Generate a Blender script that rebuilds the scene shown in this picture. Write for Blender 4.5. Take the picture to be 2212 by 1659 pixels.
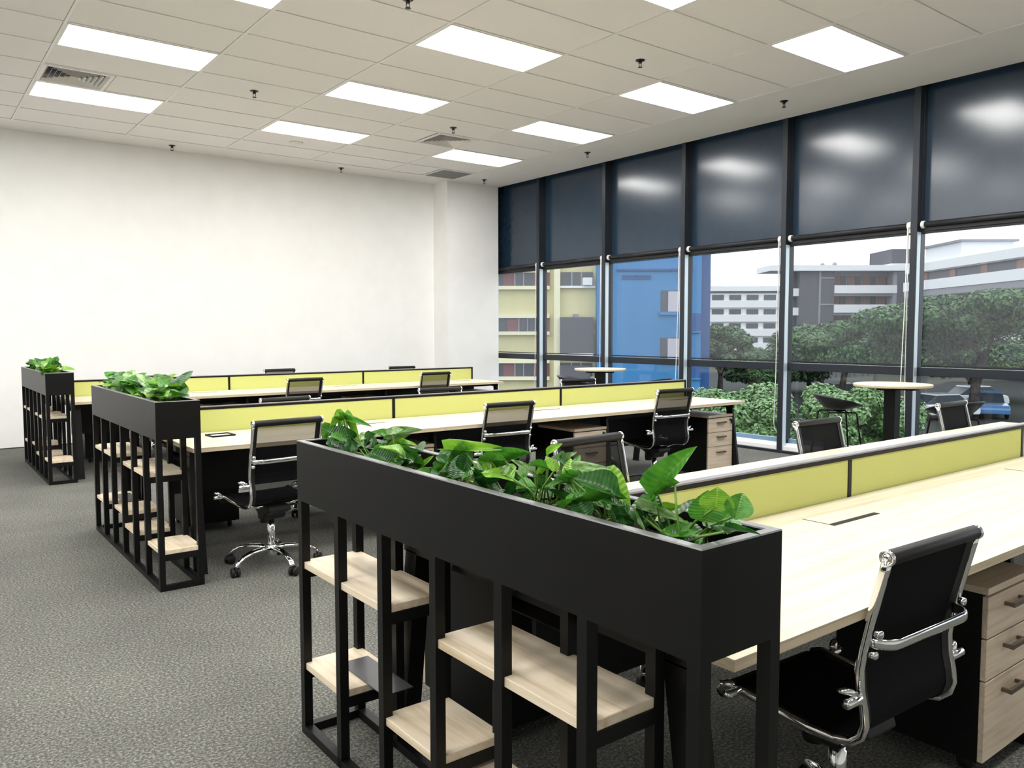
import bpy, math, random
from mathutils import Vector, Matrix, Euler

# ------------------------------------------------------------------ clear
for o in list(bpy.data.objects):
    bpy.data.objects.remove(o, do_unlink=True)
SC = bpy.context.scene
COL = SC.collection
R = math.radians

# ------------------------------------------------------------------ camera
YAW, PITCH, ROLL = 0.65394, 0.06524, -0.0012568
cam_d = bpy.data.cameras.new('camera')
cam = bpy.data.objects.new('camera', cam_d)
COL.objects.link(cam)
cam_d.sensor_fit = 'HORIZONTAL'
cam_d.sensor_width = 36.0
cam_d.lens = 1734.25 / 2212 * 36.0
cam_d.clip_start, cam_d.clip_end = 0.05, 1000
_f = Vector((math.sin(YAW) * math.cos(PITCH), math.cos(YAW) * math.cos(PITCH), -math.sin(PITCH)))
_r = Vector((math.cos(YAW), -math.sin(YAW), 0))
_u = _r.cross(_f)
_r2 = _r * math.cos(ROLL) + _u * math.sin(ROLL)
_u2 = -_r * math.sin(ROLL) + _u * math.cos(ROLL)
cam.matrix_world = Matrix(((_r2.x, _u2.x, -_f.x, 0.0), (_r2.y, _u2.y, -_f.y, 0.0),
                           (_r2.z, _u2.z, -_f.z, 1.415), (0, 0, 0, 1)))
SC.camera = cam

# ------------------------------------------------------------------ sky, lamps' strength, exposure
world = bpy.data.worlds.new('overcast_sky')
SC.world = world
world.use_nodes = True
_bg = world.node_tree.nodes['Background']
_bg.inputs['Color'].default_value = (0.93, 0.965, 1.0, 1)
_bg.inputs['Strength'].default_value = SKY_STRENGTH = 2.3
PANEL_STRENGTH = 19.3          # ceiling panels
SC.view_settings.view_transform = 'Standard'
SC.view_settings.look = 'None'
SC.view_settings.exposure = 0.0
SC.view_settings.gamma = 1.0
SC.view_settings.use_curve_mapping = False

# ------------------------------------------------------------------ materials
def mat(name, color, rough=0.5, metal=0.0, spec=0.5, coat=0.0):
    m = bpy.data.materials.new(name)
    m.use_nodes = True
    b = m.node_tree.nodes['Principled BSDF']
    b.inputs['Base Color'].default_value = (*color, 1)
    b.inputs['Roughness'].default_value = rough
    b.inputs['Metallic'].default_value = metal
    b.inputs['Specular IOR Level'].default_value = spec
    b.inputs['Coat Weight'].default_value = coat
    return m

def nodes(m):
    return m.node_tree.nodes, m.node_tree.links, m.node_tree.nodes['Principled BSDF']

def ramp(nt, stops):
    r = nt.nodes.new('ShaderNodeValToRGB')
    el = r.color_ramp.elements
    while len(el) < len(stops):
        el.new(0.5)
    for e, (p, c) in zip(el, stops):
        e.position = p
        e.color = (*c, 1)
    return r

def noise_color(m, stops, scale, stretch=(1, 1, 1), detail=4, rough=0.6, bump=0.0, bump_dist=0.002, distort=0.0):
    N, L, b = nodes(m)
    tc = N.new('ShaderNodeTexCoord')
    mp = N.new('ShaderNodeMapping')
    mp.inputs['Scale'].default_value = stretch
    nz = N.new('ShaderNodeTexNoise')
    nz.inputs['Scale'].default_value = scale
    nz.inputs['Detail'].default_value = detail
    nz.inputs['Roughness'].default_value = rough
    nz.inputs['Distortion'].default_value = distort
    L.new(tc.outputs['Object'], mp.inputs['Vector'])
    L.new(mp.outputs['Vector'], nz.inputs['Vector'])
    r = ramp(m.node_tree, stops)
    L.new(nz.outputs['Fac'], r.inputs['Fac'])
    L.new(r.outputs['Color'], b.inputs['Base Color'])
    if bump:
        bp = N.new('ShaderNodeBump')
        bp.inputs['Strength'].default_value = bump
        bp.inputs['Distance'].default_value = bump_dist
        L.new(nz.outputs['Fac'], bp.inputs['Height'])
        L.new(bp.outputs['Normal'], b.inputs['Normal'])
    return m

M = {}
M['wall'] = noise_color(mat('wall_paint', (0.86, 0.86, 0.85), 0.75, spec=0.25), [(0.35, (0.85, 0.85, 0.835)), (0.65, (0.875, 0.875, 0.865))], 3, detail=2)
M['ceiling'] = noise_color(mat('ceiling_plaster', (0.82, 0.81, 0.79), 0.85, spec=0.2), [(0.3, (0.80, 0.79, 0.77)), (0.7, (0.83, 0.82, 0.80))], 2, detail=2)
M['tile'] = noise_color(mat('mineral_tile', (0.78, 0.76, 0.73), 0.9, spec=0.15), [(0.3, (0.85, 0.835, 0.825)), (0.7, (0.875, 0.86, 0.85))], 220, detail=2, bump=0.15, bump_dist=0.001)
M['tbar'] = mat('ceiling_bar_paint', (0.86, 0.85, 0.83), 0.5)
M['void'] = mat('ceiling_void_black', (0.02, 0.02, 0.02), 0.9)

# carpet: fine grey loop pile with light flecks
def carpet():
    m = mat('grey_carpet', (0.1, 0.1, 0.095), 0.95, spec=0.1)
    N, L, b = nodes(m)
    tc = N.new('ShaderNodeTexCoord')
    n1 = N.new('ShaderNodeTexNoise'); n1.inputs['Scale'].default_value = 95; n1.inputs['Detail'].default_value = 4; n1.inputs['Roughness'].default_value = 0.75
    n2 = N.new('ShaderNodeTexNoise'); n2.inputs['Scale'].default_value = 1.6; n2.inputs['Detail'].default_value = 3
    L.new(tc.outputs['Object'], n1.inputs['Vector']); L.new(tc.outputs['Object'], n2.inputs['Vector'])
    r1 = ramp(m.node_tree, [(0.33, (0.048, 0.050, 0.043)), (0.5, (0.115, 0.116, 0.103)), (0.66, (0.31, 0.305, 0.288))])
    r2 = ramp(m.node_tree, [(0.35, (0.90, 0.90, 0.90)), (0.65, (1.08, 1.08, 1.06))])
    L.new(n1.outputs['Fac'], r1.inputs['Fac']); L.new(n2.outputs['Fac'], r2.inputs['Fac'])
    mx = N.new('ShaderNodeMix'); mx.data_type = 'RGBA'; mx.blend_type = 'MULTIPLY'; mx.inputs['Factor'].default_value = 1
    L.new(r1.outputs['Color'], mx.inputs['A']); L.new(r2.outputs['Color'], mx.inputs['B'])
    L.new(mx.outputs['Result'], b.inputs['Base Color'])
    bp = N.new('ShaderNodeBump'); bp.inputs['Strength'].default_value = 0.6; bp.inputs['Distance'].default_value = 0.004
    L.new(n1.outputs['Fac'], bp.inputs['Height']); L.new(bp.outputs['Normal'], b.inputs['Normal'])
    return m
M['carpet'] = carpet()

M['black'] = noise_color(mat('black_powder_coat', (0.005, 0.005, 0.005), 0.40, spec=0.22), [(0.3, (0.004, 0.004, 0.0045)), (0.7, (0.006, 0.006, 0.006))], 8)
M['rim'] = mat('black_rim_painted_sheen', (0.30, 0.30, 0.31), 0.34, metal=0.75)  # black rim lightened: its grazing reflection is put into the colour
M['black_plastic'] = mat('black_plastic', (0.009, 0.009, 0.009), 0.45, spec=0.3)
M['caster'] = mat('caster_rubber', (0.012, 0.012, 0.012), 0.5, spec=0.3)
M['steel_plate'] = mat('dark_steel_sheet', (0.075, 0.075, 0.078), 0.38, spec=0.5)
def wood(name, lo, mid, hi, stretch, scale=2.6, rough=0.42, knots=False):
    m = mat(name, mid, rough, spec=0.4)
    noise_color(m, [(0.30, lo), (0.5, mid), (0.72, hi)], scale, stretch, detail=6, rough=0.62, bump=0.05, bump_dist=0.0006, distort=0.35)
    return m
M['laminate'] = wood('pale_ash_laminate', (0.585, 0.495, 0.355), (0.68, 0.60, 0.46), (0.73, 0.66, 0.535), (0.55, 14, 14), rough=0.5)
M['laminate_edge'] = wood('pale_ash_edge_shaded', (0.50, 0.41, 0.27), (0.62, 0.52, 0.36), (0.68, 0.575, 0.42), (0.55, 14, 40))  # same ash as the tops, darkened for the weaker light on upright edges
M['drawer_wood'] = wood('ash_drawer_front', (0.56, 0.435, 0.31), (0.70, 0.575, 0.435), (0.78, 0.66, 0.52), (1.1, 20, 20))
M['pine'] = wood('pine_board', (0.58, 0.45, 0.29), (0.77, 0.655, 0.49), (0.83, 0.73, 0.58), (13, 0.9, 13), scale=2.2, rough=0.5)
M['lime'] = noise_color(mat('lime_fabric', (0.6, 0.62, 0.14), 0.85, spec=0.15), [(0.35, (0.535, 0.565, 0.185)), (0.65, (0.585, 0.615, 0.215))], 320, detail=2, bump=0.15, bump_dist=0.0006)
M['chrome'] = mat('chrome', (0.78, 0.79, 0.80), 0.08, metal=1.0)
M['handle_metal'] = mat('bronze_handle_metal', (0.22, 0.18, 0.15), 0.3, metal=1.0)
M['soil'] = noise_color(mat('potting_soil', (0.012, 0.009, 0.006), 0.95), [(0.3, (0.006, 0.005, 0.004)), (0.7, (0.02, 0.014, 0.009))], 60, bump=0.6, bump_dist=0.01)
M['navy'] = mat('navy_frame_paint', (0.016, 0.021, 0.03), 0.35, spec=0.4)
M['spandrel'] = noise_color(mat('navy_spandrel_sheet', (0.02, 0.03, 0.046), 0.19, spec=0.8), [(0.35, (0.012, 0.030, 0.055)), (0.65, (0.014, 0.034, 0.062))], 5)
M['sky_reflection'] = mat('pale_blue_sky_reflection', (0.62, 0.72, 0.78), 0.35, metal=0.35)  # bright sky mirrored in the post sides, painted as a pale colour
M['sill_white'] = mat('white_sill_paint', (0.85, 0.86, 0.87), 0.4)
M['rail_blue'] = mat('blue_grey_rail', (0.16, 0.27, 0.38), 0.45)
M['blind_tube'] = mat('black_roller_fabric', (0.012, 0.013, 0.016), 0.5, spec=0.4)
M['white_plastic'] = mat('white_plastic', (0.8, 0.8, 0.78), 0.35)
M['vent_white'] = mat('vent_white_metal', (0.84, 0.82, 0.79), 0.5)
M['vent_grey'] = noise_color(mat('grey_filter', (0.23, 0.23, 0.23), 0.8), [(0.4, (0.20, 0.20, 0.205)), (0.6, (0.26, 0.26, 0.265))], 300)
M['sprinkler'] = mat('sprinkler_bronze', (0.05, 0.05, 0.05), 0.3, metal=0.8)
M['screen_edge'] = mat('screen_frame_black', (0.004, 0.004, 0.004), 0.45, spec=0.2)
M['screen_cap'] = mat('screen_top_cap', (0.30, 0.29, 0.31), 0.32, metal=0.6)

def emit(name, color, s):
    m = bpy.data.materials.new(name); m.use_nodes = True
    N = m.node_tree.nodes; N.remove(N['Principled BSDF'])
    e = N.new('ShaderNodeEmission'); e.inputs['Color'].default_value = (*color, 1); e.inputs['Strength'].default_value = s
    m.node_tree.links.new(e.outputs[0], N['Material Output'].inputs['Surface'])
    return m
M['panel'] = emit('led_diffuser', (1.0, 0.985, 0.955), PANEL_STRENGTH)

def glass():
    m = bpy.data.materials.new('window_glass'); m.use_nodes = True
    N, L = m.node_tree.nodes, m.node_tree.links
    N.remove(N['Principled BSDF'])
    t = N.new('ShaderNodeBsdfTransparent'); t.inputs['Color'].default_value = (0.955, 0.975, 0.985, 1)
    g = N.new('ShaderNodeBsdfGlossy'); g.inputs['Roughness'].default_value = 0.02; g.inputs['Color'].default_value = (1, 1, 1, 1)
    lw = N.new('ShaderNodeLayerWeight'); lw.inputs['Blend'].default_value = 0.5
    pw = N.new('ShaderNodeMath'); pw.operation = 'POWER'; pw.inputs[1].default_value = 5.0
    f = N.new('ShaderNodeMath'); f.operation = 'MULTIPLY_ADD'; f.inputs[1].default_value = 0.8; f.inputs[2].default_value = 0.025
    L.new(lw.outputs['Facing'], pw.inputs[0]); L.new(pw.outputs[0], f.inputs[0])
    mx = N.new('ShaderNodeMixShader')
    L.new(f.outputs[0], mx.inputs[0]); L.new(t.outputs[0], mx.inputs[1]); L.new(g.outputs[0], mx.inputs[2])
    L.new(mx.outputs[0], N['Material Output'].inputs['Surface'])
    return m
M['glass'] = glass()

def screen_cloth(name, color, open_face, open_edge, translucent=0.0):
    """open-weave cloth: seen square-on you look through the holes, seen along the cloth the threads close up"""
    m = bpy.data.materials.new(name); m.use_nodes = True
    N, L = m.node_tree.nodes, m.node_tree.links
    b = N['Principled BSDF']; b.inputs['Base Color'].default_value = (*color, 1); b.inputs['Roughness'].default_value = 0.7
    b.inputs['Specular IOR Level'].default_value = 0.08
    t = N.new('ShaderNodeBsdfTransparent')
    lw = N.new('ShaderNodeLayerWeight'); lw.inputs['Blend'].default_value = 0.5
    mr = N.new('ShaderNodeMapRange')
    mr.inputs['From Min'].default_value = 0.2; mr.inputs['From Max'].default_value = 0.47
    mr.inputs['To Min'].default_value = open_face; mr.inputs['To Max'].default_value = open_edge
    L.new(lw.outputs['Facing'], mr.inputs['Value'])
    body = b
    if translucent:
        tr = N.new('ShaderNodeBsdfTranslucent'); tr.inputs['Color'].default_value = (*color, 1)
        ad = N.new('ShaderNodeMixShader'); ad.inputs[0].default_value = translucent
        L.new(b.outputs[0], ad.inputs[1]); L.new(tr.outputs[0], ad.inputs[2]); body = ad
    mx = N.new('ShaderNodeMixShader')
    L.new(mr.outputs[0], mx.inputs[0]); L.new(body.outputs[0], mx.inputs[1]); L.new(t.outputs[0], mx.inputs[2])
    L.new(mx.outputs[0], N['Material Output'].inputs['Surface'])
    return m
M['chair_mesh'] = screen_cloth('black_chair_mesh', (0.006, 0.006, 0.007), 0.25, 0.0)
M['blind_mesh'] = screen_cloth('grey_sunscreen_mesh', (0.34, 0.35, 0.38), 0.86, 0.80, 0.5)

def leaf_mat(name, lo, hi, vein, rough=0.28, transl=0.25):
    m = bpy.data.materials.new(name); m.use_nodes = True
    N, L = m.node_tree.nodes, m.node_tree.links
    b = N['Principled BSDF']; b.inputs['Roughness'].default_value = rough; b.inputs['Specular IOR Level'].default_value = 0.5
    tc = N.new('ShaderNodeTexCoord'); oi = N.new('ShaderNodeObjectInfo')
    ad = N.new('ShaderNodeVectorMath'); ad.operation = 'MULTIPLY_ADD'
    ad.inputs[1].default_value = (1, 1, 1)
    cb = N.new('ShaderNodeCombineXYZ')
    ml = N.new('ShaderNodeMath'); ml.operation = 'MULTIPLY'; ml.inputs[1].default_value = 37.0
    L.new(oi.outputs['Random'], ml.inputs[0]); L.new(ml.outputs[0], cb.inputs[2])
    L.new(tc.outputs['Object'], ad.inputs[0]); L.new(cb.outputs[0], ad.inputs[2])
    nz = N.new('ShaderNodeTexNoise'); nz.inputs['Scale'].default_value = 3.2; nz.inputs['Detail'].default_value = 4
    L.new(ad.outputs[0], nz.inputs['Vector'])
    r = ramp(m.node_tree, [(0.36, lo), (0.62, hi)])
    L.new(nz.outputs['Fac'], r.inputs['Fac'])
    # pale midrib along the leaf's own x axis
    sx = N.new('ShaderNodeSeparateXYZ'); L.new(tc.outputs['Object'], sx.inputs[0])
    ab = N.new('ShaderNodeMath'); ab.operation = 'ABSOLUTE'; L.new(sx.outputs['Y'], ab.inputs[0])
    lt = N.new('ShaderNodeMath'); lt.operation = 'LESS_THAN'; lt.inputs[1].default_value = 0.022; L.new(ab.outputs[0], lt.inputs[0])
    mf = N.new('ShaderNodeMath'); mf.operation = 'MULTIPLY'; mf.inputs[1].default_value = 0.6; L.new(lt.outputs[0], mf.inputs[0])
    mx = N.new('ShaderNodeMix'); mx.data_type = 'RGBA'
    L.new(mf.outputs[0], mx.inputs['Factor']); L.new(r.outputs['Color'], mx.inputs['A']); mx.inputs['B'].default_value = (*vein, 1)
    L.new(mx.outputs['Result'], b.inputs['Base Color'])
    wv = N.new('ShaderNodeTexWave'); wv.inputs['Scale'].default_value = 3.0; wv.inputs['Distortion'].default_value = 2.0
    L.new(tc.outputs['Object'], wv.inputs['Vector'])
    bp = N.new('ShaderNodeBump'); bp.inputs['Strength'].default_value = 0.18; bp.inputs['Distance'].default_value = 0.02
    L.new(wv.outputs['Fac'], bp.inputs['Height']); L.new(bp.outputs['Normal'], b.inputs['Normal'])
    tr = N.new('ShaderNodeBsdfTranslucent'); L.new(mx.outputs['Result'], tr.inputs['Color'])
    ms = N.new('ShaderNodeMixShader'); ms.inputs[0].default_value = transl
    L.new(b.outputs[0], ms.inputs[1]); L.new(tr.outputs[0], ms.inputs[2])
    L.new(ms.outputs[0], N['Material Output'].inputs['Surface'])
    return m
M['leaf0'] = leaf_mat('leaf_deep_green', (0.012, 0.075, 0.012), (0.03, 0.14, 0.018), (0.08, 0.22, 0.04))
M['leaf1'] = leaf_mat('leaf_mid_green', (0.04, 0.19, 0.016), (0.085, 0.30, 0.025), (0.18, 0.40, 0.07))
M['leaf2'] = leaf_mat('leaf_bright_green', (0.14, 0.36, 0.02), (0.24, 0.48, 0.04), (0.34, 0.56, 0.10))
M['leaf3'] = leaf_mat('leaf_pale_variegated', (0.09, 0.23, 0.035), (0.42, 0.58, 0.30), (0.50, 0.62, 0.35), rough=0.2, transl=0.15)
M['stem'] = mat('plant_stem', (0.12, 0.26, 0.03), 0.5)

# outdoors
M['yellow'] = noise_color(mat('yellow_render', (0.62, 0.57, 0.32), 0.9, spec=0.1), [(0.3, (0.58, 0.53, 0.30)), (0.7, (0.66, 0.61, 0.36))], 0.6, (1, 1, 0.25))
M['yellow_trim'] = mat('pale_yellow_trim', (0.74, 0.71, 0.50), 0.9)
M['maroon'] = mat('maroon_panel', (0.17, 0.075, 0.085), 0.8)
M['dark_window'] = mat('far_window_glass', (0.05, 0.06, 0.075), 0.25, spec=0.5)
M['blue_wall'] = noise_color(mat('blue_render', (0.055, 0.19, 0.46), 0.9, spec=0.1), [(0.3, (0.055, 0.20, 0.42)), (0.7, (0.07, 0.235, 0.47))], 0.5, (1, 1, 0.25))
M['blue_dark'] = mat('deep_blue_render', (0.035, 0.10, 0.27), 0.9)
M['concrete_white'] = mat('white_concrete', (0.72, 0.73, 0.75), 0.9)
M['concrete_grey'] = mat('grey_concrete', (0.26, 0.26, 0.29), 0.9)
M['tower_grey'] = mat('charcoal_cladding', (0.085, 0.085, 0.105), 0.8)
M['orange'] = mat('orange_door', (0.22, 0.12, 0.10), 0.8)
M['shutter'] = mat('pale_shutter', (0.46, 0.44, 0.50), 0.8)
M['asphalt'] = noise_color(mat('ground_asphalt', (0.05, 0.055, 0.05), 0.95), [(0.4, (0.014, 0.016, 0.02)), (0.6, (0.018, 0.026, 0.018))], 0.12)
M['bark'] = noise_color(mat('tree_bark', (0.06, 0.05, 0.045), 0.95), [(0.4, (0.04, 0.034, 0.03)), (0.6, (0.085, 0.07, 0.06))], 3)
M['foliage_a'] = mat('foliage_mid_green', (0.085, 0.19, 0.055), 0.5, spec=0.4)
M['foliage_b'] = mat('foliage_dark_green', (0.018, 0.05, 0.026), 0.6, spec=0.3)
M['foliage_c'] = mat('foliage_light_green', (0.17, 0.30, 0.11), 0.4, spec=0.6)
M['car_white'] = mat('white_car_paint', (0.75, 0.77, 0.8), 0.25, coat=0.5)
M['car_blue'] = mat('blue_car_paint', (0.08, 0.2, 0.42), 0.25, coat=0.5)
M['car_grey'] = mat('silver_car_paint', (0.4, 0.42, 0.45), 0.25, coat=0.5)

# ------------------------------------------------------------------ mesh helpers
class MB:
    def __init__(s):
        s.v, s.f, s.sm = [], [], []
    def add(s, vs, fs, smooth=False):
        o = len(s.v)
        s.v += [tuple(p) for p in vs]
        s.f += [tuple(i + o for i in f) for f in fs]
        s.sm += [smooth] * len(fs)
        return s
    def box(s, x0, x1, y0, y1, z0, z1):
        vs = [(x, y, z) for z in (z0, z1) for y in (y0, y1) for x in (x0, x1)]
        return s.add(vs, [(0, 2, 3, 1), (4, 5, 7, 6), (0, 1, 5, 4), (2, 6, 7, 3), (0, 4, 6, 2), (1, 3, 7, 5)])
    def prism(s, poly, axis, a0, a1):
        """poly: 2-D outline; axis 'x': (y,z), 'y': (x,z), 'z': (x,y)"""
        n = len(poly)
        def P(p, a):
            return (a, p[0], p[1]) if axis == 'x' else (p[0], a, p[1]) if axis == 'y' else (p[0], p[1], a)
        vs = [P(p, a0) for p in poly] + [P(p, a1) for p in poly]
        fs = [(i, (i + 1) % n, n + (i + 1) % n, n + i) for i in range(n)] + [tuple(range(n))[::-1], tuple(range(n, 2 * n))]
        return s.add(vs, fs)
    def sweep(s, pts, sect, ref, scale=None, smooth=True, cap=True):
        """carry a 2-D section along a polyline; ref is the section's first axis"""
        pts = [Vector(p) for p in pts]; ref = Vector(ref); n = len(sect); vs = []
        for i, p in enumerate(pts):
            t = (pts[min(i + 1, len(pts) - 1)] - pts[max(i - 1, 0)]).normalized()
            u = (ref - t * ref.dot(t)).normalized(); w = t.cross(u)
            k = scale[i] if scale else 1
            vs += [p + u * (a * k) + w * (b * k) for a, b in sect]
        fs = []
        for i in range(len(pts) - 1):
            for j in range(n):
                fs.append((i * n + j, i * n + (j + 1) % n, (i + 1) * n + (j + 1) % n, (i + 1) * n + j))
        if cap:
            fs += [tuple(range(n))[::-1], tuple(range((len(pts) - 1) * n, len(pts) * n))]
        return s.add(vs, fs, smooth)
    def tube(s, pts, r, n=8, scale=None):
        a = Vector(pts[-1]) - Vector(pts[0])
        ref = (1, 0, 0) if abs(a.normalized().x) < 0.8 else (0, 0, 1)
        return s.sweep(pts, [(r * math.cos(2 * math.pi * k / n), r * math.sin(2 * math.pi * k / n)) for k in range(n)], ref, scale)
    def lathe(s, prof, c=(0, 0, 0), n=24, axis='z'):
        """prof: (radius, height) list"""
        vs, fs = [], []
        for r, hh in prof:
            for k in range(n):
                a = 2 * math.pi * k / n
                p = (r * math.cos(a), r * math.sin(a), hh)
                if axis == 'x': p = (p[2], p[0], p[1])
                if axis == 'y': p = (p[1], p[2], p[0])
                vs.append((p[0] + c[0], p[1] + c[1], p[2] + c[2]))
        for i in range(len(prof) - 1):
            for k in range(n):
                fs.append((i * n + k, i * n + (k + 1) % n, (i + 1) * n + (k + 1) % n, (i + 1) * n + k))
        fs += [tuple(range(n))[::-1], tuple(range((len(prof) - 1) * n, len(prof) * n))]
        return s.add(vs, fs, True)
    def mesh(s, name, m):
        me = bpy.data.meshes.new(name)
        me.from_pydata(s.v, [], s.f)
        me.polygons.foreach_set('use_smooth', s.sm)
        me.materials.append(m)
        me.validate(); me.update()
        return me
    def obj(s, name, m, parent=None, loc=None, bevel=0.0, label=None, kind=None):
        o = link(name, s.mesh(name, m), parent, loc)
        if bevel:
            b = o.modifiers.new('bevel', 'BEVEL'); b.width = bevel; b.segments = 2; b.limit_method = 'ANGLE'
            b.use_clamp_overlap = True
        if label: o['label'] = label
        if kind: o['kind'] = kind
        return o

def link(name, me, parent=None, loc=None, rot=None):
    o = bpy.data.objects.new(name, me)
    COL.objects.link(o)
    if parent is not None: o.parent = parent
    if loc is not None: o.location = loc
    if rot is not None: o.rotation_euler = rot
    return o

def thing(name, label, cat, loc=(0, 0, 0), rz=0.0, group=None):
    o = bpy.data.objects.new(name, None)
    COL.objects.link(o)
    o.location = loc; o.rotation_euler = (0, 0, rz)
    o['label'] = label; o['category'] = cat
    if group: o['group'] = group
    return o

def struct(name, label=None):
    o = bpy.data.objects.new(name, None)
    COL.objects.link(o); o['kind'] = 'structure'
    if label: o['label'] = label
    return o

KIDS = {}
def dup(root, loc, rz, label, scale=(1, 1, 1)):
    """a copy of a thing with copies of its parts and sub-parts (mesh data shared)"""
    r = root.copy(); COL.objects.link(r)
    r.location = loc; r.rotation_euler = (0, 0, rz); r.scale = scale; r['label'] = label
    def rec(src, dst):
        for ch in KIDS[src.name]:
            c = ch.copy(); COL.objects.link(c); c.parent = dst
            if ch.name in KIDS: rec(ch, c)
    rec(root, r)
    return r
def index_kids(root):
    KIDS[root.name] = list(root.children)
    for c in root.children:
        if c.children: index_kids(c)

OCT = [(0.5, 0.22), (0.28, 0.5), (-0.28, 0.5), (-0.5, 0.22), (-0.5, -0.22), (-0.28, -0.5), (0.28, -0.5), (0.5, -0.22)]
def oct_sect(a, b):
    return [(x * a, y * b) for x, y in OCT]
random.seed(7)

# ================================================================== ROOM SHELL
ZC = 3.832                       # ceiling height
XL, XW = -4.85, 8.15             # left wall, inner face of the window posts
YF, YB = -3.6, 11.41             # wall behind the camera, back wall

fl = struct('floor'); MB().box(XL - .2, 8.45, YF - .2, YB + .2, -0.1, 0.0).obj('carpet', M['carpet'], fl)
wb = struct('wall_back'); MB().box(XL, 8.45, YB, YB + .2, 0, 4.1).obj('wall_surface', M['wall'], wb)
MB().box(7.115, 8.13, 10.985, YB, 0, 4.1).obj('pilaster', M['wall'], wb)
MB().box(XL, 7.115, YB - .004, YB, 0, 0.012).obj('floor_joint', M['void'], wb)
wl = struct('wall_left'); MB().box(XL - .2, XL, YF, YB, 0, 4.1).obj('wall_surface', M['wall'], wl)
wf = struct('wall_front'); MB().box(XL, 8.45, YF - .2, YF, 0, 4.1).obj('wall_surface', M['wall'], wf)

# ---- suspended ceiling: plaster margin, bars, one object per lay-in tile
GX0, GY0, TX, TY = 1.155, 6.030, 1.2025, 0.603
cx_lines = [GX0 + TX * k for k in range(-5, 6)]          # ... 7.1675
cy_lines = [GY0 + TY * k for k in range(-15, 9)]         # ... 10.854
ce = struct('ceiling')
mb = MB()
xa, xb, ya, yb = cx_lines[0], cx_lines[-1], cy_lines[0], cy_lines[-1]
mb.box(XL, xa, YF, YB, ZC, ZC + .06); mb.box(xb, XW, YF, YB, ZC, ZC + .06)
mb.box(xa, xb, YF, ya, ZC, ZC + .06); mb.box(xa, xb, yb, YB, ZC, ZC + .06)
mb.obj('plaster_margin', M['ceiling'], ce)
MB().box(XL, 8.45, YF, YB, 4.1, 4.2).obj('ceiling_slab', M['void'], ce)
BW = 0.011
for k, x in enumerate(cx_lines):
    MB().box(x - BW, x + BW, ya, yb, ZC - .001, ZC + .03).obj('ceiling_bar', M['tbar'], ce)
mbar = MB().box(-TX / 2 + BW, TX / 2 - BW, -BW * .8, BW * .8, 0, .029).mesh('cross_bar', M['tbar'])
mtile = MB()
a, b = TX / 2 - BW - .004, TY / 2 - BW * .8 - .004
mtile.box(-a, a, -b, b, .006, .026)
mtile = mtile.mesh('ceiling_tile', M['tile'])
def cell(ix, iy): return (cx_lines[ix] + TX / 2, cy_lines[iy] + TY / 2)
LIGHT_Y = [k for k in range(len(cy_lines) - 1) if (k - 14) % 3 == 0]     # every third row of tiles
LIGHT_X = [1, 3, 5, 7, 9]
light_cells = {(ix, iy) for ix in LIGHT_X for iy in LIGHT_Y if 5 <= iy <= 20}
vent_cells = {(5, 19): -1, (8, 19): 1}      # square diffuser in the left / right half of the tile
grille_cell = (9, 22)
for ix in range(len(cx_lines) - 1):
    for iy in range(len(cy_lines) - 1):
        x, y = cell(ix, iy)
        if (ix, iy) in light_cells: continue
        if (ix, iy) in vent_cells:
            s = vent_cells[(ix, iy)]
            MB().box(-.29, .29, -b, b, .006, .026).obj('ceiling_tile', M['tile'], ce, (x - s * .3, y, ZC)); continue
        if (ix, iy) == grille_cell:
            MB().box(-.29, .29, -b, b, .006, .026).obj('ceiling_tile', M['tile'], ce, (x - .3, y, ZC)); continue
        link('ceiling_tile', mtile, ce, (x, y, ZC))
for iy in range(len(cy_lines)):
    for ix in range(len(cx_lines) - 1):
        link('cross_bar', mbar, ce, (cell(ix, 0)[0], cy_lines[iy], ZC - .001))

# ---- LED panels
fr = MB()
a, b = TX / 2 - BW, TY / 2 - BW
w = .016
fr.box(-a, a, -b, -b + w, 0, .03); fr.box(-a, a, b - w, b, 0, .03); fr.box(-a, -a + w, -b + w, b - w, 0, .03); fr.box(a - w, a, -b + w, b - w, 0, .03)
fr = fr.mesh('panel_frame', M['tbar'])
df = MB().box(-a + w, a - w, -b + w, b - w, .005, .012).mesh('diffuser', M['panel'])
row_words = {8: 'fifth row from the white wall', 5: 'sixth row from the white wall', 20: 'first row from the white wall', 17: 'second row from the white wall',
             14: 'third row from the white wall', 11: 'fourth row from the white wall'}
col_words = {1: 'file along the left wall', 3: 'second file from the left', 5: 'over the aisle side', 7: 'middle file', 9: 'file beside the windows'}
for (ix, iy) in sorted(light_cells):
    x, y = cell(ix, iy)
    if iy in row_words and ix in col_words:
        lab = 'glowing white ceiling panel, ' + col_words[ix] + ', ' + row_words[iy]
    else:
        lab = 'x'
    t = thing('ceiling_light', lab,
              'light', (x, y, ZC - .004), 0, 'flush panels in the tiled ceiling')
    link('panel_frame', fr, t); link('diffuser', df, t)

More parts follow.
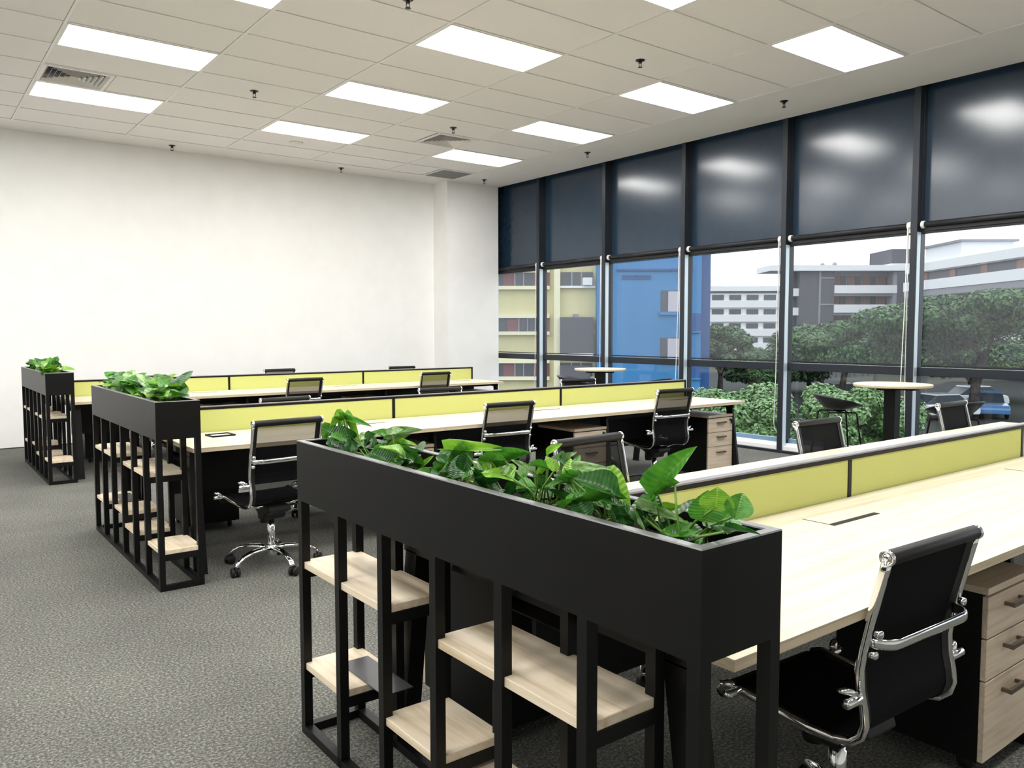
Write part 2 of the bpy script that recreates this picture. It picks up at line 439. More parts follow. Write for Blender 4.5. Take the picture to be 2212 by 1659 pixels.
# ---- square louvre diffusers
def diffuser(x, y, label):
    t = thing('ceiling_vent', label, 'vent', (x, y, ZC - .006), 0, 'square air vents in the ceiling')
    m = MB(); o, i = .298, .262
    m.box(-o, o, -o, -i, 0, .012); m.box(-o, o, i, o, 0, .012); m.box(-o, -i, -i, i, 0, .012); m.box(i, o, -i, i, 0, .012)
    m.obj('vent_frame', M['vent_white'], t)
    MB().box(-.27, .27, -.27, .27, .055, .06).obj('vent_box', M['void'], t)
    r = .258
    for k in range(6):                      # nested square louvres, each sloping inwards and up
        q = r - .017
        v = [(-r, -r, 0), (r, -r, 0), (r, r, 0), (-r, r, 0), (-q, -q, .026), (q, -q, .026), (q, q, .026), (-q, q, .026)]
        v2 = [(p[0] * .992, p[1] * .992, p[2] + .002) for p in v]
        fs = [(j, (j + 1) % 4, 4 + (j + 1) % 4, 4 + j) for j in range(4)]
        MB().add(v, fs).add(v2, [f[::-1] for f in fs]).obj('louvre', M['vent_white'], t)
        r -= .042
diffuser(GX0 + .3, cell(5, 19)[1], 'square white louvred ceiling vent between two glowing panels at the far left')
diffuser(cx_lines[8 + 1] - .3, cell(8, 19)[1], 'square white louvred ceiling vent beside the last glowing panel near the windows')
t = thing('return_air_grille', 'flat grey square return air grille in the ceiling near the white pilaster', 'vent', (cx_lines[10] - .3, cell(9, 22)[1], ZC - .006))
m = MB(); o, i = .298, .27
m.box(-o, o, -o, -i, 0, .012); m.box(-o, o, i, o, 0, .012); m.box(-o, -i, -i, i, 0, .012); m.box(i, o, -i, i, 0, .012)
m.obj('grille_frame', M['vent_white'], t)
MB().box(-.27, .27, -.27, .27, .006, .012).obj('grille_mesh', M['vent_grey'], t)
t = thing('smoke_detector', 'small flat white disc on the ceiling tile behind the glowing panel', 'detector', (4.18, 10.0, ZC))
MB().lathe([(.075, -.012), (.085, -.006), (.085, .006)], n=28).obj('detector_disc', M['vent_white'], t)
MB().lathe([(.045, -.018), (.05, -.012), (.05, -.010)], n=24).obj('detector_grille', M['vent_white'], t)

sp_parts = [('escutcheon', MB().lathe([(.038, -.007), (.042, -.003), (.042, .004)], n=20).mesh('escutcheon', M['sprinkler'])),
            ('sprinkler_body', MB().lathe([(.014, -.03), (.017, -.02), (.013, -.006)], n=12).mesh('sprinkler_body', M['sprinkler'])),
            ('deflector', MB().lathe([(.006, -.068), (.021, -.066), (.021, -.063), (.005, -.060)], n=16).mesh('deflector', M['sprinkler'])),
            ('yoke', MB().tube([(-.014, 0, -.028), (-.014, 0, -.048), (-.004, 0, -.062)], .003, 6).tube([(.014, 0, -.028), (.014, 0, -.048), (.004, 0, -.062)], .003, 6).mesh('yoke', M['sprinkler']))]
for x, y, lab in [(2.97, 8.14, 'between the two left files of lit panels'),
                  (2.95, 11.1, 'on the plaster margin above the blank white wall'),
                  (5.33, 11.1, 'on the plaster margin left of the grey return grille'),
                  (5.37, 8.15, 'just in front of the square vent near the last panel'),
                  (7.55, 10.57, 'in the corner between the white pilaster and the windows'),
                  (7.53, 8.14, 'on the margin above the third dark window panel'),
                  (5.39, 5.14, 'on the tile right of the large middle panel'),
                  (7.52, 5.10, 'on the margin above the fifth dark window panel'),
                  (3.07, 5.25, 'cut off by the top edge of the picture')]:
    t = thing('fire_sprinkler', 'bronze fire sprinkler ' + lab, 'sprinkler', (x, y, ZC if y > 10.86 or x > 7.2 else ZC + .006), 0, 'sprinkler heads in the ceiling')
    for n, me in sp_parts: link(n, me, t)

# ================================================================== WINDOW WALL
posts_y = [9.945, 8.455, 6.985, 5.495, 4.00, 2.51, 1.02, -.47, -1.96]
GX = 8.30                        # glass plane
ZT, ZS = 2.405, 2.515            # head of the glass, foot of the spandrel
bays = list(zip([11.40] + posts_y, posts_y + [YF]))
MB().box(8.31, 8.45, YF, 11.41, ZS + .02, 4.1).obj('wall_right', M['navy'], None, kind='structure')
refl_strip = MB().box(0, .066, -.0025, .0025, .03, ZT).mesh('post_side_reflection', M['sky_reflection'])  # added strip that carries the sky's reflection on the post side
post = MB().box(0, .075, -.032, .032, .0, 3.95).mesh('post', M['navy'])
post2 = MB().box(.075, .16, -.040, .040, .0, 3.95).mesh('post_frame', M['navy'])
for n, (y1, y0) in enumerate(bays):
    wn = struct('window_%d' % (n + 1))
    L_ = y1 - y0; yc = (y0 + y1) / 2
    MB().box(8.27, 8.30, y0, y1, ZS - .005, 3.95).obj('spandrel_panel', M['spandrel'], wn)
    MB().box(8.225, 8.31, y0, y1, ZT - .01, ZS - .005).obj('head_rail', M['navy'], wn)
    MB().box(8.225, 8.31, y0, y1, .962, 1.048).obj('transom', M['navy'], wn, bevel=.004)
    MB().box(GX - .004, GX + .004, y0 + .03, y1 - .03, 1.048, ZT).obj('upper_pane', M['glass'], wn)
    MB().box(GX - .004, GX + .004, y0 + .03, y1 - .03, .15, .962).obj('lower_pane', M['glass'], wn)
    MB().box(8.265, 8.315, y0, y1, .10, .155).obj('bottom_rail', M['rail_blue'], wn)
    MB().box(8.165, 8.315, y0, y1, .031, .075).box(8.215, 8.315, y0, y1, .075, .105).obj('window_sill', M['sill_white'], wn)
    MB().box(8.12, 8.32, y0, y1, 0.0, .031).obj('kerb', M['navy'], wn)
    if n < len(posts_y):
        link('post', post, wn, (XW - .01, y0, 0)); link('post_frame', post2, wn, (XW - .01, y0, 0))
        link('post_side_reflection', refl_strip, wn, (XW, y0 - .0350, 0))
    # ---- roller blind of the bay
    nth = ['beside the white wall', 'second from the white wall', 'third from the white wall', 'fourth from the white wall',
           'fifth from the white wall', 'sixth from the white wall', 'seventh from the white wall', 'eighth from the white wall', 'ninth from the white wall', 'tenth from the white wall']
    t = thing('roller_blind', 'dark roller blind in the window bay ' + nth[n], 'blind', (8.19, yc, 2.475), 0, 'roller blinds along the window wall')
    h2 = L_ / 2 - .085
    MB().lathe([(.028, -h2), (.028, h2)], n=20, axis='y').obj('roller_tube', M['blind_tube'], t)
    MB().box(.012, .03, -h2, h2, -.062, -.030).obj('fascia_strip', M['blind_tube'], t)
    MB().lathe([(.020, h2), (.038, h2 + .004), (.038, h2 + .030), (.02, h2 + .036)], n=20, axis='y').obj('end_cap', M['white_plastic'], t)
    m = MB().lathe([(.02, -h2 - .044), (.040, -h2 - .038), (.040, -h2 - .004), (.028, -h2)], n=20, axis='y')
    m.box(-.02, .02, -h2 - .036, -h2 - .008, -.075, -.0).obj('chain_housing', M['white_plastic'], t)
    zb = -1.40
    if n < 7:
        MB().add([(.034, -h2, -.03), (.034, h2, -.03), (.034, h2, zb), (.034, -h2, zb)], [(0, 1, 2, 3)]).obj('sunscreen_sheet', M['blind_mesh'], t)
        MB().box(.029, .039, -h2, h2, zb - .014, zb).obj('bottom_bar', M['navy'], t)
    # bead chain: a loop hanging to just above the floor
    y = -h2 - .017
    zl = -2.24 if n in (3, 4) else -2.05
    sw = random.uniform(-.02, .03)
    pts = [(-.036, y, -.01), (-.037, y + .005 + sw * .3, -.8), (-.036, y + .02 + sw, -1.6), (-.036, y + .035 + sw, zl + .12), (-.03, y + .025 + sw, zl + .03), (-.02, y + sw, zl),
           (-.005, y - .02 + sw, zl + .03), (-.002, y - .025 + sw, zl + .12), (-.01, y - .012 + sw, -1.6), (-.016, y - .004, -.8), (-.02, y, -.01)]
    MB().tube(pts, .0052, 6).obj('bead_chain', M['white_plastic'], t)

# ================================================================== DESK BENCHES
ROWS = [0.985, 4.715, 8.56]       # near edge of each bench
DX, DEP, DL = 1.322, 1.485, 1.70  # left end, depth, station length
ZD = 0.75
TT = .026
def bench(y0, label, prot=None):
    t = thing('desk_bench', label, 'desk', (DX, y0, 0), 0, 'three station desk benches with lime screens')
    for side in (0, 1):
        for s in range(3):
            ya, yb = (0, DEP / 2 - .0205) if side == 0 else (DEP / 2 + .0205, DEP)
            m = MB().box(s * DL + .0006, (s + 1) * DL - .0006, ya, yb, ZD - .003, ZD)
            d = m.obj('desktop', M['laminate'], t)
            MB().box(s * DL + .0012, (s + 1) * DL - .0012, ya + .0006, yb - .0006, ZD - TT, ZD - .003).obj('desktop_edge', M['laminate_edge'], d)
            # cable flap let into the top
            fx = s * DL + 1.353
            fy = (ya + yb) / 2 + (.195 if side == 0 else -.195)
            MB().box(fx - .152, fx + .152, fy - .062, fy + .062, ZD + .0002, ZD + .0008).obj('flap_joint', M['screen_edge'], d)
            MB().box(fx - .150, fx + .150, fy - .040, fy + .060, ZD + .0005, ZD + .0024).obj('cable_flap', M['laminate'], d)
    # screen: black frame, three fabric panels, grey cap
    yc = DEP / 2
    m = MB()
    m.box(0, 3 * DL, yc - .018, yc + .018, .900, .916)
    for k in range(4):
        x = min(max(k * DL, .012), 3 * DL - .012)
        m.box(x - .012, x + .012, yc - .018, yc + .018, .70, .900)
    m.obj('screen_frame', M['screen_edge'], t)
    MB().box(0, 3 * DL, yc - .017, yc + .017, .916, .922).obj('screen_cap', M['screen_cap'], t)
    for k in range(3):
        xa = k * DL + (.024 if k == 0 else .012); xb = (k + 1) * DL - (.024 if k == 2 else .012)
        MB().box(xa, xb, yc - .0145, yc + .0145, .725, .900).obj('screen_panel', M['lime'], t)
    # steel underframe: slanted legs, beams, cable tray, modesty sheet
    for k in range(4):
        x = [.045, DL, 2 * DL, 3 * DL - .012][k]
        hw = .03 if k == 0 else .012
        for sgn in (1, -1):
            f = lambda y: y if sgn > 0 else DEP - y
            poly = [(f(.135), ZD - TT - .04), (f(.205), ZD - TT - .04), (f(.11), .012), (f(.04), .012)]
            lg = MB().prism(poly, 'x', x - hw, x + hw).obj('leg', M['black'], t)
            MB().box(x - hw, x + hw, min(f(.035), f(.115)), max(f(.035), f(.115)), 0, .012).obj('foot', M['black_plastic'], lg)
        MB().box(x - hw, x + hw, .125, DEP - .125, ZD - TT - .045, ZD - TT).obj('cross_beam', M['black'], t)
    for y in (.28, DEP - .28):
        MB().box(.05, 3 * DL - .05, y - .02, y + .02, ZD - TT - .045, ZD - TT).obj('long_beam', M['black'], t)
    MB().box(.08, 3 * DL - .08, yc - .16, yc + .16, .60, .604).box(.08, 3 * DL - .08, yc - .16, yc - .157, .604, ZD - TT - .05).box(.08, 3 * DL - .08, yc + .157, yc + .16, .604, ZD - TT - .05).obj('cable_tray', M['black'], t)
    MB().box(.08, 3 * DL - .08, yc - .009, yc + .009, .36, .599).obj('modesty_panel', M['black'], t)
    return t
bench(ROWS[0], 'pale ash desk bench with lime screen, nearest row')
bench(ROWS[1], 'pale ash desk bench with lime screen, middle row of the three')
bench(ROWS[2], 'pale ash desk bench with lime screen, last row before the white wall')

t = thing('desk_tray', 'thin black rim tray lying on the middle bench beside its planter', 'tray', (1.63, 5.205, ZD + .0005), R(4))
m = MB(); w, d, e = .075, .062, .007
m.box(-w, w, -d, -d + e, 0, .010).box(-w, w, d - e, d, 0, .010).box(-w, -w + e, -d + e, d - e, 0, .010).box(w - e, w, -d + e, d - e, 0, .010)
m.obj('tray_rim', M['screen_edge'], t)
MB().box(-w + e, w - e, -d + e, d - e, 0, .003).obj('tray_base', M['tbar'], t)

# ---- mobile drawer pedestals
def pedestal():
    t = thing('drawer_pedestal', 'x', 'cabinet', (0, 0, 0), 0, 'three drawer pedestals under the desks')
    W, D, H = .36, .50, .62
    MB().box(0, W, .018, D, .055, H - .022).obj('carcass', M['black'], t)
    MB().box(-.001, W + .001, 0, D + .002, H - .022, H).obj('pedestal_top', M['drawer_wood'], t, bevel=.002)
    z = H - .026
    for hh in (.135, .135, .262):
        d = MB().box(.002, W - .002, .001, .018, z - hh, z - .004).obj('drawer', M['drawer_wood'], t, bevel=.0015)
        zc = z - .045 if hh < .2 else z - .055
        m = MB().box(W / 2 - .058, W / 2 + .058, -.030, -.018, zc - .007, zc + .007)
        m.box(W / 2 - .058, W / 2 - .048, -.019, .002, zc - .006, zc + .006).box(W / 2 + .048, W / 2 + .058, -.019, .002, zc - .006, zc + .006)
        m.obj('handle', M['handle_metal'], d)
        z -= hh + .001
    k = MB().lathe([(.009, -.016), (.012, -.012), (.012, .001)], (0, 0, 0), 14, 'y').obj('lock', M['black_plastic'], t, (W - .035, 0, H - .055))
    MB().box(-.006, .014, -.030, -.014, -.035, .004).obj('key', M['black_plastic'], k)
    for x in (.05, W - .05):
        for y in (.07, D - .07):
            MB().lathe([(.024, -.011), (.027, -.008), (.027, .008), (.024, .011)], (x, y, .027), 14, 'x').box(x - .006, x + .006, y - .012, y + .012, .03, .056).obj('caster', M['caster'], t)
    return t
pd = pedestal(); index_kids(pd)
PX = [2.648, 4.345, 6.033]
rw = ['nearest bench, beside the chair at the picture edge', 'middle bench', 'last bench']
first = True
for r, y0 in enumerate(ROWS):
    for s in range(3):
        if r == 0 and s > 0: continue
        lab = 'black pedestal with ash drawers under the ' + rw[r]
        if r: lab += [', by its planter end', ', at its middle', ', at its window end'][s]
        yy = y0 + (.05 if r == 0 else .12)
        if first:
            pd.location = (PX[s], yy, 0); pd['label'] = lab; first = False
        else:
            dup(pd, (PX[s], yy, 0), 0, lab)
for r, (x, y, n) in enumerate([(1.93, 2.62, 'nearest'), (1.93, 6.28, 'middle'), (1.93, 10.1, 'last')]):
    dup(pd, (x, y, 0), math.pi, 'black pedestal facing away from view behind the planter of the %s bench' % n)

# ================================================================== PLANTER SHELVES
def planter(loc, label):
    t = thing('planter_shelf', label, 'planter', loc, 0, 'black steel planter shelves at the bench ends')
    W, Ln, ZB, ZTOP = .235, 1.765, .846, 1.04
    q = .03
    # trough
    w = .022
    def ring(z, i): return [(i, i, z), (W - i, i, z), (W - i, Ln - i, z), (i, Ln - i, z)]
    vs = ring(ZB - .014, 0) + ring(ZTOP - .003, 0) + ring(ZTOP - .003, w) + ring(ZB + .01, w)
    fs = [(4 * a + k, 4 * a + (k + 1) % 4, 4 * a + 4 + (k + 1) % 4, 4 * a + 4 + k) for a in range(3) for k in range(4)] + [(3, 2, 1, 0), (12, 13, 14, 15)]
    MB().add(vs, fs).obj('trough', M['black'], t)
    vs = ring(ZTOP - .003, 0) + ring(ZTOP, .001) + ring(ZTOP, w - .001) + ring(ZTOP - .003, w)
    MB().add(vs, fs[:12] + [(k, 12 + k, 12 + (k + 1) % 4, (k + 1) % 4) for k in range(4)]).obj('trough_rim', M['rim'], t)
    s = MB(); nx, ny = 6, 30
    vs = []
    for j in range(ny + 1):
        for i in range(nx + 1):
            vs.append((w + (W - 2 * w) * i / nx, w + (Ln - 2 * w) * j / ny, ZTOP - .055 + random.uniform(-.008, .008)))
    s.add(vs, [(j * (nx + 1) + i, j * (nx + 1) + i + 1, (j + 1) * (nx + 1) + i + 1, (j + 1) * (nx + 1) + i) for j in range(ny) for i in range(nx)], True)
    s.obj('soil', M['soil'], t, kind='stuff')
    step = (Ln - q) / 6
    pm = MB().box(0, q, 0, q, 0, ZB - .014).mesh('post', M['black'])
    for k in range(7):
        link('post', pm, t, (0, k * step, 0)); link('post', pm, t, (W - q, k * step, 0))
    # floor rails
    rl = MB().box(0, q, q, Ln - q, 0, q).mesh('floor_rail', M['black'])
    link('floor_rail', rl, t, (0, 0, 0)); link('floor_rail', rl, t, (W - q, 0, 0))
    re = MB().box(q, W - q, 0, q, 0, q).mesh('end_rail', M['black'])
    link('end_rail', re, t, (0, 0, 0)); link('end_rail', re, t, (0, Ln - q, 0))
    rb = MB().box(q, W - q, 0, q, -.058, -.024).mesh('shelf_bearer', M['black'])
    # boards: first post, last post, height
    for k, (a, b, z) in enumerate([(4, 6, .617), (1, 3, .610), (5, 6, .257), (3, 4, .285), (2, 3, .215), (0, 1, .225)]):
        ya, yb = a * step, b * step + q
        o = MB().box(.008, W - .008, ya + .004, yb - .004, z - .024, z)
        bd = o.obj('shelf_board', M['pine'], t, bevel=.002)
        link('shelf_bearer', rb, bd, (0, ya, z)); link('shelf_bearer', rb, bd, (0, yb - q, z))
    MB().box(.097, W - .03, 4.62 * step, 5.72 * step, .2575, .2605).obj('steel_sheet', M['steel_plate'], t)
    return t
PLANT_X = 1.088
PLY = [0.882, 4.565, 8.435]
planter((PLANT_X, PLY[0], 0), 'black steel shelf with planted trough at the nearest bench end')
planter((PLANT_X + .0, PLY[1], 0), 'black steel shelf with planted trough at the middle bench end')
planter((PLANT_X - .015, PLY[2], 0), 'black steel shelf with planted trough at the last bench end')

# ================================================================== OFFICE CHAIRS
def office_chair():
    t = thing('office_chair', 'x', 'chair', (0, 0, 0), 0, 'black mesh office chairs on chrome bases')
    prof = [(-.245, .885), (-.238, .855), (-.222, .79), (-.205, .72), (-.190, .65), (-.183, .60), (-.186, .55), (-.196, .505), (-.200, .47), (-.190, .438), (-.165, .415),
            (-.12, .404), (-.04, .402), (.06, .410), (.15, .420), (.195, .424), (.222, .415), (.236, .395)]
    for sx in (-1, 1):
        MB().sweep([(sx * .212, y, z) for y, z in prof], oct_sect(.013, .023), (1, 0, 0)).obj('side_frame', M['chrome'], t)
    k = 6                                    # joint of see-through back and lower sling
    def sling(a, b, off, name, m, xw=.204):
        v = []
        for y, z in prof[a:b]:
            v += [(-xw, y + off[0], z + off[1]), (xw, y + off[0], z + off[1])]
        n = len(prof[a:b])
        MB().add(v, [(2 * i, 2 * i + 1, 2 * i + 3, 2 * i + 2) for i in range(n - 1)], True).obj(name, m, t)
    sling(0, k, (.002, 0), 'back_mesh', M['chair_mesh'])
    sling(k - 1, len(prof), (.003, .004), 'seat_mesh', M['chair_mesh'])
    # dark hems beside the frames
    for sx in (-1, 1):
        MB().sweep([(sx * .194, y + .003, z + .002) for y, z in prof], [(-.012, -.002), (.012, -.002), (.012, .002), (-.012, .002)], (1, 0, 0), smooth=False).obj('sling_hem', M['black_plastic'], t)
    MB().lathe([(.0165, -.210), (.0185, -.204), (.0185, .204), (.0165, .210)], (0, -.245, .890), 20, 'x').obj('head_roll', M['black_plastic'], t)
    MB().lathe([(.017, -.208), (.020, -.2), (.020, .2), (.017, .208)], (0, .236, .392), 16, 'x').obj('front_roll', M['black_plastic'], t)
    for sx in (-1, 1):
        c = MB().lathe([(.0190, .209), (.0198, .211), (.0198, .216), (.018, .219), (.0150, .218), (.0135, .215), (.0095, .215), (.0085, .2185), (.004, .219)], (0, 0, 0), 22, 'x')
        if sx < 0: c.v = [(-x, y, z) for x, y, z in c.v]; c.f = [f[::-1] for f in c.f]
        c.obj('roll_cap', M['chrome'], t, (0, -.245, .890))
    # chrome bow behind the back
    def bow(z, depth, y0):
        p = [(-.205, y0, z)]
        for a in range(0, 91, 15):
            p.append((-.205 + .055 * (1 - math.cos(R(a))), y0 - depth * math.sin(R(a)), z))
        return p + [(-x, y, zz) for x, y, zz in p[::-1]]
    MB().sweep(bow(.675, .052, -.198), oct_sect(.026, .012), (0, 0, 1)).obj('back_bow', M['chrome'], t)
    MB().sweep([(-.21, -.02, .395), (-.1, -.02, .375), (.1, -.02, .375), (.21, -.02, .395)], oct_sect(.05, .014), (0, 1, 0)).obj('seat_bearer', M['chrome'], t)
    bolt = MB().lathe([(.004, -.012), (.010, -.009), (.011, .0), (.011, .006)], n=12, axis='y').mesh('bolt', M['chrome'])
    for sx in (-1, 1):
        for y, z in ((-.212, .70), (-.200, .645)):
            link('bolt', bolt, t, (sx * .201, y - .010, z))
    # stubs where arm rests would bolt on
    for sx in (-1, 1):
        for y, z, tilt in ((-.190, .535, .0), (.165, .425, .0)):
            m = MB().lathe([(.0105, .006), (.0125, .010), (.0125, .062), (.0105, .066)], n=14, axis='x')
            m.lathe([(.008, 0), (.008, .02)], n=10, axis='x')
            m.sweep([(.02, .006, .010), (.038, .012, .022), (.062, .022, .026)], oct_sect(.024, .018), (0, 1, 0), [1, 1, .55])
            if sx < 0: m.v = [(-x, yy, zz) for x, yy, zz in m.v]; m.f = [f[::-1] for f in m.f]
            m.obj('arm_stub', M['chrome'], t, (sx * .212, y, z))
    # tilt mechanism
    m = MB().prism([(-.13, .355), (-.12, .385), (.10, .385), (.115, .36), (.04, .33), (.03, .292), (-.045, .292), (-.06, .325)], 'x', -.07, .07)
    m.obj('tilt_mechanism', M['black_plastic'], t, bevel=.008)
    MB().sweep([(.07, .03, .352), (.16, .035, .348), (.235, .04, .342)], oct_sect(.03, .010), (0, 1, 0)).obj('tilt_lever', M['black_plastic'], t)
    MB().lathe([(.03, -.05), (.034, -.03), (.034, .03), (.03, .05)], (0, .075, .305), 14, 'z').obj('tension_knob', M['black_plastic'], t)
    MB().lathe([(.024, .135), (.024, .26), (.020, .262), (.020, .30)], n=20).obj('gas_column', M['chrome'], t)
    MB().lathe([(.020, .055), (.03, .07), (.034, .085), (.034, .125), (.027, .137)], n=20).obj('base_hub', M['chrome'], t)
    leg = MB().sweep([(.02, 0, .112), (.08, 0, .118), (.15, 0, .116), (.21, 0, .103), (.25, 0, .084), (.268, 0, .066), (.272, 0, .057)], oct_sect(.042, .024), (0, 1, 0), [1.1, 1, .9, .82, .78, .8, .7]).mesh('base_leg', M['chrome'])
    cs = MB()
    for s in (-1, 1):
        cs.lathe([(.022, s * .006), (.027, s * .009), (.027, s * .021), (.022, s * .025)], (-.012, 0, .027), 16, 'y')
    cs.lathe([(.006, .03), (.006, .06)], n=8)
    cs.prism([(-.036, .030), (-.034, .045), (-.02, .058), (.006, .058), (.012, .045), (.008, .03)], 'y', -.0055, .0055)
    cs = cs.mesh('caster', M['caster'])
    for k in range(5):
        a = 2 * math.pi * k / 5 + .93
        link('base_leg', leg, t, (0, 0, 0), (0, 0, a))
        link('caster', cs, t, (.272 * math.cos(a), .272 * math.sin(a), 0), (0, 0, a + random.uniform(-2, 2)))
    return t
oc = office_chair(); index_kids(oc)
def put(x, y, ang, top, label, first=[True]):
    """x, y: middle of the head roll; ang: turn of the chair; top: height of the roll"""
    a = R(ang); back = .245
    loc = (x - back * math.sin(a), y + back * math.cos(a), 0)
    s = (1, 1, top / .89)
    if first[0]:
        oc.location = loc; oc.rotation_euler = (0, 0, a); oc.scale = s; oc['label'] = label; first[0] = False
    else:
        dup(oc, loc, a, label, s)
B = 'black mesh office chair '
put(2.02, .918, -2, .888, B + 'at the nearest desk, its chrome back bow toward the viewer')
put(2.42, 2.60, 184, .935, B + 'behind the nearest screen, right beside the trough plants')
put(4.156, 2.555, 179, .898, B + 'behind the nearest screen, in front of the right bar stool of the high table')
put(5.811, 2.555, 181, .906, B + 'behind the nearest screen, before the stool at the window post')
put(1.775, 4.435, 5, .90, B + 'at the middle bench beside its planter, chrome base showing')
put(3.53, 4.63, -3, .887, B + 'at the middle of the middle bench')
put(5.326, 4.63, -3, .903, B + 'at the window end of the middle bench')
put(2.501, 6.30, 184, .869, B + 'behind the middle screen, near its planter')
put(3.99, 6.30, 172, .882, B + 'behind the middle screen, at its middle')
put(5.89, 6.50, 168, .882, B + 'behind the middle screen, before the farther bar stool')
put(3.50, 8.24, 7, .90, B + 'at the last bench, left of its two front chairs')
put(5.29, 8.45, 1, .90, B + 'at the last bench, right of its two front chairs')
put(2.333, 10.14, 184, .882, B + 'behind the last screen, only its head roll above the plants')
put(3.958, 10.14, 183, .917, B + 'behind the last screen, left roll against the white wall')
put(5.92, 10.4, 176, .89, B + 'behind the last screen, right roll against the white wall')
# correct two labels whose neighbours matter
for o in list(COL.objects):
    if o.get('label', '').endswith('in front of the right bar stool of the high table'):
        o['label'] = B + 'behind the nearest screen, below the stool left of the high table'

# ================================================================== HIGH TABLES AND STOOLS
def high_table(x, y, label):
    t = thing('high_table', label, 'table', (x, y, 0), 0, 'round high tables by the windows')
    MB().lathe([(.318, .925), (.322, .928), (.322, .947), (.320, .950)], n=56).obj('table_top', M['laminate'], t)
    MB().lathe([(.3225, .9285), (.3228, .930), (.3228, .9455), (.3225, .947)], n=56).obj('edge_band', M['laminate_edge'], t)
    MB().box(-.21, .21, -.035, .035, .900, .925).box(-.035, .035, -.21, .21, .900, .925).obj('top_spider', M['black'], t)
    MB().box(-.05, .05, -.05, .05, .012, .90).obj('pillar', M['black'], t, bevel=.003)
    MB().lathe([(.25, 0), (.25, .008), (.245, .012)], n=40).obj('base_plate', M['black'], t)
high_table(6.98, 3.575, 'round high table with pale top and black pillar beside the nearer window posts')
high_table(7.02, 7.335, 'smaller looking round high table before the blue building')

def bar_stool():
    t = thing('bar_stool', 'x', 'stool', (0, 0, 0), 0, 'black shell bar stools by the windows')
    nr, na = 8, 40
    def surf(r, a, dz):
        # wide shell: high lip behind, low open front
        back = .5 + .5 * math.cos(a)
        x, y = .225 * r * math.cos(a + math.pi / 2), .215 * r * math.sin(a + math.pi / 2)
        lip = (.080 + .055 * back ** 1.5) * (max(0, r - .42) / .58) ** 1.3 - .050 * (1 - back) ** 3 * max(0, r - .5) / .5
        return (x * (1 + .05 * r), y * -1 if False else y, .695 + lip + dz)
    vs = [(0, 0, .695)]
    for i in range(1, nr + 1):
        for k in range(na): vs.append(surf(i / nr, 2 * math.pi * k / na, 0))
    fs = [(0, 1 + k, 1 + (k + 1) % na) for k in range(na)]
    for i in range(nr - 1):
        for k in range(na):
            fs.append((1 + i * na + k, 1 + (i + 1) * na + k, 1 + (i + 1) * na + (k + 1) % na, 1 + i * na + (k + 1) % na))
    o = MB().add(vs, fs, True).obj('shell', M['stool_shell'], t)
    sd = o.modifiers.new('solidify', 'SOLIDIFY'); sd.thickness = .009; sd.offset = -1
    m = MB()
    for sx in (-1, 1):
        m.tube([(sx * .13, .12, .663), (sx * .13, -.12, .663)], .008, 8)
    m.tube([(-.13, 0, .665), (.13, 0, .665)], .008, 8)
    m.box(-.05, .05, -.05, .05, .668, .688)
    m.obj('seat_cradle', M['black'], t)
    for sx in (-1, 1):
        for sy in (-1, 1):
            MB().tube([(sx * .13, sy * .115, .665), (sx * .135, sy * .13, .65), (sx * .20, sy * .205, .006)], .008, 8).lathe([(.011, 0), (.011, .008)], (sx * .20, sy * .205, 0), 10).obj('leg', M['black'], t)
    q = [(-.178, -.182), (.178, -.182), (.178, .182), (-.178, .182)]
    m = MB()
    for i in range(4):
        m.tube([(*q[i], .21), (*q[(i + 1) % 4], .21)], .007, 8)
    m.obj('foot_ring', M['black'], t)
    return t
M['stool_shell'] = mat('black_shell_plastic', (0.014, 0.015, 0.018), 0.35, spec=0.5)
bs = bar_stool(); index_kids(bs)
bs.location = (6.99, 4.10, 0); bs.rotation_euler = (0, 0, R(50)); bs['label'] = 'black shell bar stool left of the nearer high table, seen against the leaves'
dup(bs, (7.15, 3.12, 0), R(170), 'black shell bar stool right of the nearer high table, behind an office chair')
dup(bs, (7.18, 8.02, 0), R(40), 'black shell bar stool left of the farther high table')
dup(bs, (7.62, 6.98, 0), R(190), 'black shell bar stool right of the farther table, just its rim above the screen')

# ================================================================== POTHOS IN THE TROUGHS
def leaf_mesh(name, m, width, droop, fold, wave):
    """unit leaf along +x, blade normal +z"""
    nu, nv = 9, 6
    vs = []
    for i in range(nu + 1):
        u = i / nu
        w = width * (math.sin(math.pi * min(1, u ** .62)) ** .75) * (1 - .22 * u) if 0 < u < 1 else 0
        back = -.10 * (1 - u) ** 6
        for j in range(nv + 1):
            v = -1 + 2 * j / nv
            x = u + (abs(v) * -.09 * (1 - u) ** 3 if u < .5 else 0) + back * abs(v)
            z = fold * abs(v) * w - droop * u * u + wave * math.sin(5 * u + 2 * v) * w * v
            vs.append((x, v * w * .5, z))
    fs = [(i * (nv + 1) + j, (i + 1) * (nv + 1) + j, (i + 1) * (nv + 1) + j + 1, i * (nv + 1) + j + 1) for i in range(nu) for j in range(nv)]
    mb = MB().add(vs, fs, True)
    return mb.mesh(name, m)
LM = {}
for tone in range(4):
    LM[tone] = [leaf_mesh('leaf_blade', M['leaf%d' % tone], 1.0, d, f, wv) for d, f, wv in ((.22, .30, .10), (.10, .42, .06), (.34, .22, .14))]

def orient(b, tp, n_hint):
    x = (tp - b); ln = x.length; x.normalize()
    z = (n_hint - x * n_hint.dot(x)).normalized(); y = z.cross(x)
    return ln, Matrix((x, y, z)).transposed()

